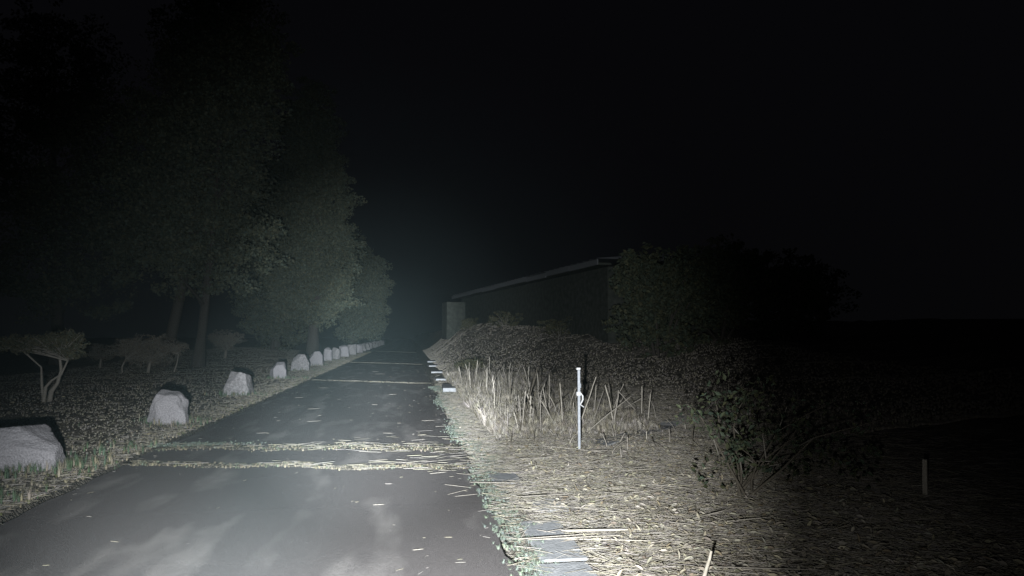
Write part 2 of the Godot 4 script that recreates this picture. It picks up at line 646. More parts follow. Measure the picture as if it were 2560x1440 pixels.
func tree(called: String, at: Vector3, seed_n: int, height: float, lean: Vector3, trunk_r: float, lobes: Array, n_clumps: int, per: int, clump_r: float, leaf: float, tone: Color, label: String, group := "trees along the left of the path"):
	rng.seed = seed_n
	at.y = ground_height(at.x, at.z) - 0.1
	var root := base(called, at, label, "tree", group)
	var made := clumps(lobes, n_clumps, per, clump_r, 0.45)
	var st := begin()
	var pts := []
	var rad := []
	for i in 11:
		var t := i / 10.0
		pts.append(lean * t + Vector3(0.14 * sin(t * 5.0 + seed_n) * t, height * 0.86 * t, 0.14 * cos(t * 4.0 + seed_n) * t))
		rad.append(trunk_r * (1.0 - 0.85 * t) * (1.0 + 0.5 * exp(-t * 22.0)))
	tube(st, pts, rad, 10, 0, 0.35)
	var trunk := put("trunk", finish(st), mats.bark, root)
	# limbs run from the trunk to some of the clumps
	for i in 20:
		var c: Vector3 = made[1][rng.randi() % made[1].size()]
		var t := clampf((c.y - 1.5) / (height * 0.86), 0.12, 0.95)
		var k := int(t * 10.0)
		var s: Vector3 = pts[k].lerp(pts[mini(k + 1, 10)], t * 10.0 - k)
		var bm := begin()
		var mid: Vector3 = s.lerp(c, 0.5) + Vector3(0, 0.25, 0) + in_ball() * 0.3
		var r0: float = rad[k] * 0.4
		tube(bm, [s, s.lerp(mid, 0.5), mid, mid.lerp(c, 0.5) + in_ball() * 0.1, c], [r0, r0 * 0.8, r0 * 0.6, r0 * 0.38, r0 * 0.12], 5, 0)
		put("limb", finish(bm), mats.bark, trunk)
	put("crown", leaf_mesh(made[0], leaf, tone, 0.35, 0.0, 0.7), mats.leaf, root)
	return root


func build_trees():
	var green := Color(0.085, 0.100, 0.072)
	var dark := Color(0.078, 0.092, 0.066)
	# the tall tree whose lit flank hangs towards the path
	tree("evergreen_tree", Vector3(-6.6, 0, -50.0), 11, 19.0, Vector3(0.4, 0, 0), 0.36,
		[[Vector3(0.6, 4.3, 0.8), Vector3(2.0, 2.0, 2.2)], [Vector3(-1.6, 5.2, 0.4), Vector3(2.4, 2.2, 2.4)], [Vector3(1.1, 7.2, 0.4), Vector3(2.0, 2.8, 2.4)], [Vector3(-1.7, 8.6, 0.0), Vector3(2.4, 3.4, 2.6)], [Vector3(0.5, 11.4, 0.0), Vector3(2.2, 3.2, 2.5)], [Vector3(-0.4, 15.6, 0.0), Vector3(1.9, 3.8, 2.1)]],
		900, 115, 0.62, 0.17, green, "tall evergreen tree with a pale lit flank beside the far stones")
	tree("evergreen_tree", Vector3(-6.3, 0, -80.0), 12, 13.5, Vector3(0.2, 0, 0), 0.4,
		[[Vector3(0.9, 4.0, 0.4), Vector3(2.7, 3.4, 3.0)], [Vector3(1.2, 7.4, 0.3), Vector3(2.6, 3.2, 2.8)], [Vector3(-0.6, 10.2, 0.0), Vector3(2.3, 3.0, 2.5)]],
		620, 90, 0.75, 0.24, green, "round evergreen tree farthest along the path, behind the tall lit one")
	tree("evergreen_tree", Vector3(-9.45, 0, -33.5), 13, 17.0, Vector3(0.9, 0, 0), 0.22,
		[[Vector3(0.2, 5.6, 0.0), Vector3(3.0, 2.2, 3.0)], [Vector3(-1.2, 9.4, 0.0), Vector3(3.2, 3.4, 3.2)], [Vector3(0.9, 13.4, 0.0), Vector3(2.6, 3.6, 2.8)]],
		640, 80, 0.62, 0.16, dark, "dark tree with a leaning pale trunk behind the goblet-shaped shrub")
	tree("evergreen_tree", Vector3(-11.1, 0, -34.0), 14, 18.0, Vector3(2.6, 0, 0), 0.26,
		[[Vector3(0.2, 6.3, 0.0), Vector3(3.2, 2.4, 3.2)], [Vector3(1.2, 10.4, 0.0), Vector3(3.2, 3.6, 3.2)], [Vector3(2.4, 14.6, 0.0), Vector3(2.8, 3.4, 3.0)]],
		640, 80, 0.64, 0.16, dark, "dark tree with a leaning trunk behind the wide mounded shrub")
	tree("evergreen_tree", Vector3(-16.5, 0, -36.0), 15, 17.0, Vector3(-0.8, 0, 0), 0.28,
		[[Vector3(0.0, 5.5, 0.0), Vector3(3.6, 3.0, 3.4)], [Vector3(-0.6, 10.0, 0.0), Vector3(3.4, 3.6, 3.2)], [Vector3(-0.4, 14.2, 0.0), Vector3(2.8, 3.2, 3.0)]],
		560, 70, 0.7, 0.17, dark, "dim tree far left behind the flat-topped shrub")
	tree("evergreen_tree", Vector3(-10.2, 0, -56.0), 16, 15.0, Vector3(0.3, 0, 0), 0.3,
		[[Vector3(0.0, 3.6, 0.0), Vector3(3.0, 3.2, 3.0)], [Vector3(0.3, 8.4, 0.0), Vector3(3.0, 3.6, 3.0)], [Vector3(0.0, 12.4, 0.0), Vector3(2.5, 3.0, 2.6)]],
		640, 80, 0.72, 0.19, dark, "dark bushy tree between the leaning trunks and the tall lit tree")


# ---------------------------------------------------------------- clipped shrubs
func shrub(called: String, at: Vector3, seed_n: int, stems: Array, lobes: Array, n_clumps: int, leaf: float, tone: Color, label: String):
	rng.seed = seed_n
	at.y = ground_height(at.x, at.z) - 0.03
	var root := base(called, at, label, "shrub", "clipped shrubs left of the path")
	var made := clumps(lobes, n_clumps, 26, 0.13, 0.35)
	for s in stems:
		var st := begin()
		var pts := []
		var rad := []
		var n: int = s.size() - 1
		for i in n:
			pts.append(s[i] + in_ball() * 0.012)
			rad.append(lerpf(s[n], s[n] * 0.45, float(i) / maxi(n - 1, 1)))
		tube(st, pts, rad, 7, 0, 0.5)
		var stem := put("stem", finish(st), mats.twig, root)
		# twigs fan out of the stem's end into the crown
		var tip: Vector3 = pts[pts.size() - 1]
		var tw := begin()
		for i in 34:
			var c: Vector3 = made[1][rng.randi() % made[1].size()]
			if c.distance_to(tip) < 1.1:
				tube(tw, [tip - Vector3(0, 0.03, 0), tip.lerp(c, 0.5) + in_ball() * 0.05, c + (c - tip) * 0.1], [0.014, 0.009, 0.004], 4, 0)
		put("twigs", finish(tw), mats.twig, stem)
	put("crown", leaf_mesh(made[0], leaf, tone, 0.4), mats.leaf, root)


func build_shrubs():
	var olive := Color(0.075, 0.078, 0.052)
	var brown := Color(0.14, 0.133, 0.112)
	shrub("clipped_shrub", Vector3(-7.75, 0, -16.6), 31,
		[[Vector3(0.0, 0, 0), Vector3(0.04, 0.25, 0), Vector3(0.16, 0.42, 0), Vector3(0.2, 0.7, 0), Vector3(0.16, 1.1, 0), 0.055],
		[Vector3(-0.08, 0, 0.05), Vector3(-0.06, 0.35, 0.05), Vector3(0.05, 0.5, 0.03), Vector3(0.22, 0.62, 0), Vector3(0.36, 0.95, 0.05), 0.04],
		[Vector3(-0.1, 0, 0.0), Vector3(-0.17, 0.4, 0), Vector3(-0.2, 0.78, 0), Vector3(-0.42, 1.0, 0), Vector3(-0.66, 1.2, 0), 0.032]],
		[[Vector3(-0.55, 1.30, 0), Vector3(0.75, 0.17, 0.7)], [Vector3(0.22, 1.33, 0), Vector3(0.44, 0.22, 0.55)], [Vector3(0.48, 1.08, 0.1), Vector3(0.24, 0.09, 0.24)]],
		330, 0.05, olive, "flat-topped clipped shrub on forked grey stems at the left edge")
	shrub("clipped_shrub", Vector3(-10.1, 0, -29.2), 32,
		[[Vector3(0.0, 0, 0), Vector3(0.02, 0.2, 0), Vector3(0.05, 0.42, 0), 0.09], [Vector3(-0.9, 0, 0.1), Vector3(-0.92, 0.25, 0.1), Vector3(-0.8, 0.6, 0.1), 0.05], [Vector3(0.95, 0, 0.0), Vector3(1.05, 0.35, 0), Vector3(1.12, 0.75, 0), 0.04]],
		[[Vector3(0.1, 0.90, 0), Vector3(1.0, 0.60, 0.9)], [Vector3(-0.75, 0.98, 0.1), Vector3(0.6, 0.34, 0.55)], [Vector3(1.12, 1.0, 0.0), Vector3(0.3, 0.2, 0.35)]],
		620, 0.055, brown, "wide mounded brownish shrub on short stems behind the second stone")
	shrub("clipped_shrub", Vector3(-10.25, 0, -41.4), 33,
		[[Vector3(0.0, 0, 0), Vector3(0.0, 0.25, 0), Vector3(0.02, 0.45, 0), 0.12]],
		[[Vector3(0.0, 1.18, 0), Vector3(0.98, 0.40, 0.9)], [Vector3(0.0, 0.82, 0), Vector3(0.55, 0.40, 0.5)]],
		420, 0.06, brown, "goblet-shaped clipped shrub on one stem behind the third stone")
	shrub("clipped_shrub", Vector3(-13.4, 0, -33.0), 34,
		[[Vector3(0.0, 0, 0), Vector3(0.0, 0.25, 0), Vector3(0.02, 0.45, 0), 0.07]],
		[[Vector3(0.0, 0.72, 0), Vector3(0.7, 0.34, 0.6)]],
		180, 0.055, brown * 0.8, "small low shrub behind the wide mounded one")


# ---------------------------------------------------------------- house on the bank
func build_house():
	var root := base("low_house", Vector3(7.8, 0, -28.4), "long low house with a pale roof edge on the bank right of the path", "house")
	# along the facade, from the near end to the far end: local x along, local z outwards to the path
	var far_end := Vector3(3.55, 0, -56.0)
	var along := far_end - root.position
	var n := along.length()
	root.rotation.y = atan2(-along.z, along.x)
	var eave := 4.46
	var st := begin()
	box(st, Vector3(0.2, -0.5, 0.6), Vector3(n - 0.2, eave - 0.02, 6.6), 0.0)
	put("wall", finish(st), mats.wall_render, root)
	# end wing whose wall faces the viewer
	st = begin()
	box(st, Vector3(n - 1.5, 1.2, -0.9), Vector3(n + 0.4, eave - 0.35, 0.58), 0.02)
	put("end_wall", finish(st), mats.wall_render, root)
	st = begin()
	for k in 9:
		var x0 := -0.2 + k * (n + 0.8) / 9.0
		var sag := 0.03 * sin(k * 2.3)
		var board := begin()
		box(board, Vector3(x0, eave + sag, -0.06), Vector3(x0 + (n + 0.8) / 9.0 - 0.03, eave + 0.24 + sag, 0.0), 0.008)
		put("fascia_board", finish(board), mats.metal_fascia, root)
	st = begin()
	box(st, Vector3(-0.2, eave + 0.004, 0.004), Vector3(n + 0.6, eave + 0.10, 0.6), 0.0)
	put("soffit", finish(st), mats.wall_render, root)
	var roof_st := begin()
	roof_st.set_smooth_group(-1)
	var e0 := Vector3(-0.2, eave + 0.27, -0.02)
	var e1 := Vector3(n + 0.6, eave + 0.27, -0.02)
	var r0 := Vector3(-0.2, eave + 0.62, 3.6)
	var r1 := Vector3(n + 0.6, eave + 0.62, 3.6)
	var b0 := Vector3(-0.2, eave + 0.27, 7.2)
	var b1 := Vector3(n + 0.6, eave + 0.27, 7.2)
	quad(roof_st, e1, e0, r0, r1)
	quad(roof_st, r1, r0, b0, b1)
	tri(roof_st, e0, b0, r0)
	tri(roof_st, e1, r1, b1)
	quad(roof_st, e0, e1, b1, b0)
	var roof := put("roof", finish(roof_st), mats.roof_sheet, root)
	for k in 40:
		var rb := begin()
		var x := 0.0 + k * (n + 0.4) / 39.0
		tube(rb, [Vector3(x, eave + 0.29, 0.0), Vector3(x, eave + 0.64, 3.6)], [0.02, 0.02], 4)
		put("roof_rib", finish(rb), mats.roof_sheet, roof)
	# shrubs that catch a little light in front of the wall
	var spots := [[5.6, -40.5, 1.0, 0.85, "small yellowish bush lit in front of the low house's wall"], [4.1, -47.5, 0.75, 0.7, "small dim bush near the far end of the low house"], [7.2, -33.0, 1.1, 0.8, "dim bush near the near end of the low house"], [2.6, -29.5, 0.5, 0.45, "pale tuft-like bush on the bank's edge above the stubble"]]
	var i := 0
	for s in spots:
		rng.seed = 300 + i
		i += 1
		var o := base("bank_bush", Vector3(s[0], ground_height(s[0], s[1]) - 0.05, s[1]), s[4], "bush", "bushes on the bank")
		var made := clumps([[Vector3(0, s[3] * 0.6, 0), Vector3(s[2], s[3] * 0.6, s[2] * 0.8)]], 70, 26, 0.2, 0.3)
		put("foliage", leaf_mesh(made[0], 0.08, Color(0.09, 0.093, 0.06), 0.4), mats.leaf, o)
		var stt := begin()
		for k in 7:
			var c: Vector3 = made[1][rng.randi() % made[1].size()]
			tube(stt, [Vector3(c.x * 0.2, 0, c.z * 0.2), Vector3(c.x * 0.5, c.y * 0.6, c.z * 0.5), c], [0.02, 0.014, 0.006], 4, 0)
		put("stems", finish(stt), mats.twig, o)


func build_thicket():
	# dark bushes on the bank that hide the near end of the house
	var spots := [[8.7, -23.5, 1.75, 3.85, "tall dark bush on the bank that hides the near end of the low house"], [11.4, -24.5, 2.1, 3.7, "wider dark bush on the bank, right of the one hiding the house end"], [15.0, -26.0, 2.4, 3.4, "outermost dark bush on the bank, deep in the shade"]]
	var i := 0
	for b in spots:
		rng.seed = 340 + i
		i += 1
		var o := base("dark_bush", Vector3(b[0], ground_height(b[0], b[1]) - 0.05, b[1]), b[4], "bush", "dark bushes on the bank")
		var made := clumps([[Vector3(0, b[3] * 0.45, 0), Vector3(b[2], b[3] * 0.5, b[2] * 0.8)], [Vector3(-0.5, b[3] * 0.72, 0), Vector3(b[2] * 0.6, b[3] * 0.3, b[2] * 0.6)], [Vector3(0.6, b[3] * 0.62, 0.2), Vector3(b[2] * 0.6, b[3] * 0.3, b[2] * 0.6)]], 300, 44, 0.34, 0.35)
		put("foliage", leaf_mesh(made[0], 0.16, Color(0.06, 0.072, 0.048), 0.4, 0.0, 0.6), mats.leaf, o)
		for k in 6:
			var st := begin()
			var c: Vector3 = made[1][rng.randi() % made[1].size()]
			tube(st, [Vector3(c.x * 0.15, 0, c.z * 0.15), Vector3(c.x * 0.5, c.y * 0.6, c.z * 0.5), c], [0.06, 0.04, 0.015], 6, 0)
			put("stem", finish(st), mats.bark, o)


# ---------------------------------------------------------------- marker post
func build_post():
	var y := ground_height(2.17, -8.8)
	var root := base("marker_post", Vector3(2.17, y, -8.8), "slim white marker post with a clip standing in the straw", "post")
	var st := begin()
	box(st, Vector3(-0.0165, -0.2, -0.014), Vector3(0.0165, 1.03, 0.014), 0.005)
	put("shaft", finish(st), mats.post_white, root)
	st = begin()
	box(st, Vector3(-0.032, 1.032, -0.02), Vector3(0.021, 1.062, 0.02), 0.006)
	put("cap", finish(st), mats.clip_white, root)
	st = begin()
	box(st, Vector3(-0.034, 0.70, -0.024), Vector3(0.024, 0.755, 0.024), 0.008)
	put("clamp", finish(st), mats.clip_white, root)
	st = begin()
	tube(st, [Vector3(0.022, 0.735, 0.018), Vector3(0.045, 0.70, 0.022), Vector3(0.047, 0.655, 0.022), Vector3(0.03, 0.62, 0.02), Vector3(0.012, 0.595, 0.02), Vector3(0.035, 0.575, 0.022), Vector3(0.062, 0.555, 0.024)], [0.007, 0.011, 0.011, 0.009, 0.008, 0.008, 0.005], 7, 0)
	put("hook", finish(st), mats.clip_white, root)
	st = begin()
	tube(st, [Vector3(0.022, 0.64, -0.02), Vector3(0.042, 0.625, -0.02), Vector3(0.04, 0.60, -0.02), Vector3(0.022, 0.59, -0.02)], [0.012, 0.014, 0.014, 0.01], 6, 0)
	put("rubber_plug", finish(st), mats.clip_black, root)
	st = begin()
	box(st, Vector3(0.0185, 0.80, -0.008), Vector3(0.028, 0.86, 0.008), 0.003)
	put("bracket", finish(st), mats.post_white, root)
	# a low wooden stake out in the dark on the right
	st = begin()
	tube(st, [Vector3(0, -0.1, 0), Vector3(0.005, 0.15, 0), Vector3(0.012, 0.33, 0.0)], [0.024, 0.023, 0.021], 7, -1)
	var o := put("wooden_stake", finish(st), mats.cane_pale, self, Vector3(4.68, ground_height(4.68, -5.85), -5.85))
	tag(o, "short pale stake standing alone in the dark at the far right", "stake")


# ---------------------------------------------------------------- stubble
func cane(h: float, r: float, bend: float, seed_n: int) -> ArrayMesh:
	var g := RandomNumberGenerator.new()
	g.seed = seed_n
	var pts := []
	var rad := []
	var n := maxi(3, int(h / 0.11))
	var side := Vector3(g.randf_range(-1, 1), 0, g.randf_range(-1, 1)).normalized()
	for i in n + 1:
		var t := float(i) / n
		pts.append(Vector3(0, -0.05 + (h + 0.05) * t, 0) + side * bend * h * t * t + Vector3(g.randf_range(-1, 1), 0, g.randf_range(-1, 1)) * r * 0.25)
		rad.append(r * lerpf(1.1, 0.8, t) * (1.18 if i % 2 == 1 else 0.92))
	var st := begin()
	tube(st, pts, rad, 6, 0, 0.4)
	# torn, splintered top and a hanging dry sheath
	var e: Vector3 = pts[n]
	for k in 3:
		var a := g.randf() * TAU
		var o := Vector3(cos(a), 0, sin(a)) * r * 0.6
		tube(st, [e + o - Vector3(0, 0.02, 0), e + o * 1.6 + Vector3(0, g.randf_range(0.02, 0.07), 0)], [r * 0.35, r * 0.1], 4, -1)
	if g.randf() < 0.7:
		var p: Vector3 = pts[g.randi() % n]
		var d := Vector3(g.randf_range(-1, 1), 0, g.randf_range(-1, 1)).normalized()
		var wd := d.cross(Vector3.UP) * r * 1.1
		var l := g.randf_range(0.08, 0.22)
		st.set_smooth_group(-1)
		quad(st, p - wd, p + wd, p + d * l * 0.7 + wd * 0.8 + Vector3(0, l * 0.3, 0), p + d * l * 0.7 - wd * 0.8 + Vector3(0, l * 0.3, 0))
		quad(st, p + d * l * 0.7 - wd * 0.8 + Vector3(0, l * 0.3, 0), p + d * l * 0.7 + wd * 0.8 + Vector3(0, l * 0.3, 0), p + d * l * 1.3 + wd * 0.2 - Vector3(0, l * 0.5, 0), p + d * l * 1.3 - wd * 0.2 - Vector3(0, l * 0.5, 0))
	return finish(st)


func build_canes():
	rng.seed = 51
	var shapes := []
	for k in 14:
		shapes.append(cane(rng.randf_range(0.70, 1.0), rng.randf_range(0.006, 0.013), rng.randf_range(0.0, 0.3), 500 + k))
	var looks := [["pale", mats.cane_pale], ["grey", mats.cane_grey], ["pale", mats.cane_pale], ["grey", mats.cane_grey], ["brown", mats.cane_dark]]
	# beds of cut canes: [x from, x to, z near, z far, how many, lowest, highest, where]
	var beds := [
		[1.55, 2.05, -10.4, -11.6, 16, 0.25, 0.85, "in the clump left of the white post"],
		[2.05, 2.75, -10.6, -12.2, 18, 0.30, 0.92, "in the clump just behind the white post"],
		[2.6, 4.3, -11.0, -13.6, 16, 0.25, 0.75, "in the sparse stubble right of the white post"],
		[1.35, 2.2, -12.2, -16.0, 24, 0.2, 0.75, "in the middle of the stubble bed"],
		[1.45, 3.4, -16.0, -20.0, 26, 0.25, 0.85, "toward the back of the stubble bed"],
		[1.5, 2.9, -20.0, -23.5, 22, 0.3, 0.9, "at the dark far end of the stubble bed"],
		[1.3, 3.2, -8.3, -10.2, 22, 0.06, 0.22, "in the straw by the foot of the white post"],
		[3.0, 4.4, -8.6, -10.8, 14, 0.08, 0.25, "in the straw beside the concrete gutter"]]
	for b in beds:
		for i in b[4]:
			var x := rng.randf_range(b[0], b[1])
			var z := rng.randf_range(b[3], b[2])
			var s := rng.randf_range(b[5], b[6])
			var look: Array = looks[rng.randi() % looks.size()]
			var k := rng.randi() % shapes.size()
			var o := put("cut_cane", shapes[k], look[1], self, Vector3(x, ground_height(x, z), z))
			var leaning := rng.randf() < 0.38
			var tilt := 0.45 if leaning else 0.08
			o.rotation = Vector3(rng.randfn() * tilt, rng.randf() * TAU, rng.randfn() * tilt)
			o.scale = Vector3(maxf(0.8, minf(s * 1.15, 1.1)), s, maxf(0.8, minf(s * 1.15, 1.1)))
			leaning = o.basis.y.normalized().y < 0.95
			var size := "tall" if s > 0.75 else ("knee-high" if s > 0.4 else "short")
			tag(o, "%s %s cut cane %s %s" % [size, look[0], "leaning" if leaning else "upright", b[7]], "cane", "cut canes " + b[7])
	# single sticks that lean across the stubble: from, to, radius, material, label
	var sticks := [
		[Vector3(1.62, 0.02, -10.3), Vector3(2.08, 0.98, -11.2), 0.012, "cane_dark", "long dark stick leaning across the clump left of the white post"],
		[Vector3(2.42, 0.03, -10.0), Vector3(2.86, 0.86, -10.5), 0.011, "cane_pale", "pale cane leaning to the right just beside the white post"],
		[Vector3(2.62, 0.03, -10.3), Vector3(3.55, 0.52, -10.9), 0.009, "cane_pale", "long thin cane propped low and slanting up to the right"],
		[Vector3(2.75, 0.02, -10.5), Vector3(3.12, 0.60, -11.0), 0.009, "cane_grey", "thin grey cane leaning behind the long slanting one"],
		[Vector3(3.25, 0.0, -10.9), Vector3(3.34, 0.62, -10.9), 0.016, "cane_grey", "upright stub that the long slanting cane leans on"],
		[Vector3(3.34, 0.60, -10.9), Vector3(3.62, 0.30, -10.9), 0.007, "cane_grey", "broken tip hanging from the upright stub"],
		[Vector3(1.555, 0.0, -3.72), Vector3(1.70, 0.29, -3.80), 0.015, "cane_pale", "thick pale cane rising from the bottom edge by the leaf litter"],
		[Vector3(1.15, 0.16, -30.0), Vector3(2.0, 0.95, -33.0), 0.02, "cane_grey", "slanting stick by the path at the far end of the stubble"]]
	for s in sticks:
		var st := begin()
		var a: Vector3 = s[0]
		var b: Vector3 = s[1]
		var d: Vector3 = b - a
		var pts := []
		var rad := []
		for k in 7:
			pts.append(d * (k / 6.0) + in_ball() * s[2] * 0.7)
			rad.append(s[2] * (1.05 - 0.5 * k / 6.0))
		tube(st, pts, rad, 7, 0, 0.3)
		var o := put("leaning_stick", finish(st), mats[s[3]], self, a)
		tag(o, s[4], "stick")


# ---------------------------------------------------------------- leafy bush in the shade on the right
func build_bush():
	rng.seed = 61
	var root := base("leafy_bush", Vector3(3.15, ground_height(3.15, -6.3), -6.3), "dark leafy bush with bare grey branches at the edge of the light", "bush")
	var made := clumps([[Vector3(-0.25, 0.78, 0), Vector3(0.42, 0.38, 0.4)], [Vector3(0.35, 0.62, -0.1), Vector3(0.6, 0.5, 0.5)], [Vector3(0.95, 0.5, 0), Vector3(0.45, 0.4, 0.4)], [Vector3(-0.1, 0.35, 0.1), Vector3(0.45, 0.3, 0.35)]], 80, 15, 0.17, 0.2)
	put("foliage", leaf_mesh(made[0], 0.062, Color(0.05, 0.064, 0.04), 0.45), mats.leaf, root)
	for k in 11:
		var c: Vector3 = made[1][rng.randi() % made[1].size()] * Vector3(1.05, 1.1, 1.0)
		var st := begin()
		var s := Vector3(rng.randf_range(-0.12, 0.3), -0.03, rng.randf_range(-0.1, 0.1))
		var m := s.lerp(c, 0.5) + in_ball() * 0.2 + Vector3(0, 0.08, 0)
		tube(st, [s, s.lerp(m, 0.5) + in_ball() * 0.03, m, m.lerp(c, 0.5) + in_ball() * 0.04, c], [0.014, 0.011, 0.008, 0.006, 0.003], 6, 0)
		var br := put("branch", finish(st), mats.cane_dark, root)
		var tw := begin()
		tube(tw, [m - s, (m - s) + in_ball() * 0.25 + Vector3(0, 0.06, 0)], [0.007, 0.003], 5, 0)
		put("twig", finish(tw), mats.twig, br, s)


# ---------------------------------------------------------------- straw, leaves, grass
func scatter(called: String, mesh: Mesh, m: Material, xforms: Array, colours: Array, label: String, category: String) -> MultiMeshInstance3D:
	var mm := MultiMesh.new()
	mm.transform_format = MultiMesh.TRANSFORM_3D
	mm.use_colors = true
	mm.mesh = mesh
	mm.instance_count = xforms.size()
	for i in xforms.size():
		mm.set_instance_transform(i, xforms[i])
		mm.set_instance_color(i, colours[i])
	var o := MultiMeshInstance3D.new()
	o.name = numbered(called)
	o.multimesh = mm
	o.material_override = m
	add_child(o)
	o.set_meta("kind", "stuff")
	tag(o, label, category)
	return o


func shade(c: Color, v: float) -> Color:
	var f := 1.0 + rng.randf_range(-v, v)
	return Color(c.r * f, c.g * f * rng.randf_range(0.96, 1.02), c.b * f * rng.randf_range(0.85, 1.1))


func straw_mesh() -> ArrayMesh:
	# one metre of straw along x, slightly bowed, three-sided, radius 1
	var st := begin()
	var white := Color.WHITE
	st.set_color(white)
	tube(st, [Vector3(-0.5, 0, 0), Vector3(-0.18, 0.03, 0.012), Vector3(0.2, 0.028, -0.01), Vector3(0.5, 0, 0.015)], [0.8, 1.0, 0.95, 0.6], 4, 0)
	return finish(st)


func leaf_shape() -> ArrayMesh:
	var v := PackedVector3Array([Vector3(-0.5, 0.0, 0), Vector3(-0.15, 0.06, 0.2), Vector3(0.22, 0.10, 0.16), Vector3(0.5, 0.02, 0.02), Vector3(0.2, 0.08, -0.18), Vector3(-0.18, 0.05, -0.2), Vector3(0.02, 0.0, 0.0)])
	var ix := PackedInt32Array([6, 1, 0, 6, 2, 1, 6, 3, 2, 6, 4, 3, 6, 5, 4, 6, 0, 5])
	var c := PackedColorArray()
	for k in 7:
		c.append(Color.WHITE)
	var arr := []
	arr.resize(Mesh.ARRAY_MAX)
	arr[Mesh.ARRAY_VERTEX] = v
	arr[Mesh.ARRAY_COLOR] = c
	arr[Mesh.ARRAY_INDEX] = ix
	var me := ArrayMesh.new()
	me.add_surface_from_arrays(Mesh.PRIMITIVE_TRIANGLES, arr)
	return me


func tuft_mesh(seed_n: int, blades: int, spread: float, wide: float) -> ArrayMesh:
	var g := RandomNumberGenerator.new()
	g.seed = seed_n
	var v := PackedVector3Array()
	var ix := PackedInt32Array()
	var c := PackedColorArray()
	for b in blades:
		var a := g.randf() * TAU
		var d := Vector3(cos(a), 0, sin(a))
		var s := d.cross(Vector3.UP) * wide
		var o := d * g.randf() * 0.18 * spread
		var h := g.randf_range(0.5, 1.0)
		var out := d * g.randf_range(0.15, 0.9) * spread * h
		var k := v.size()
		v.append_array([o - s, o + s, o + out * 0.35 + Vector3(0, h * 0.6, 0) - s * 0.8, o + out * 0.35 + Vector3(0, h * 0.6, 0) + s * 0.8, o + out + Vector3(0, h * g.randf_range(0.6, 1.0), 0)])
		ix.append_array([k, k + 2, k + 1, k + 1, k + 2, k + 3, k + 2, k + 4, k + 3])
		var f := g.randf_range(0.75, 1.15)
		for q in 5:
			c.append(Color(f, f, f))
	var arr := []
	arr.resize(Mesh.ARRAY_MAX)
	arr[Mesh.ARRAY_VERTEX] = v
	arr[Mesh.ARRAY_COLOR] = c
	arr[Mesh.ARRAY_INDEX] = ix
	var me := ArrayMesh.new()
	me.add_surface_from_arrays(Mesh.PRIMITIVE_TRIANGLES, arr)
	return me


func on_slab(x: float, z: float) -> bool:
	return (x > 0.84 and x < 1.19 and ((z > -5.5 and z < -3.5) or (z > -7.44 and z < -7.05))) or (x > 0.9 and x < 1.4 and z < -18.3 and z > -19.9)


func lay(x: float, y: float, z: float, l: float, r: float, turn: float, tilt: float) -> Transform3D:
	var b := Basis(Vector3.UP, turn) * Basis(Vector3(0, 0, 1), tilt)
	return Transform3D(b * Basis.from_scale(Vector3(l, r, r)), Vector3(x, y, z))


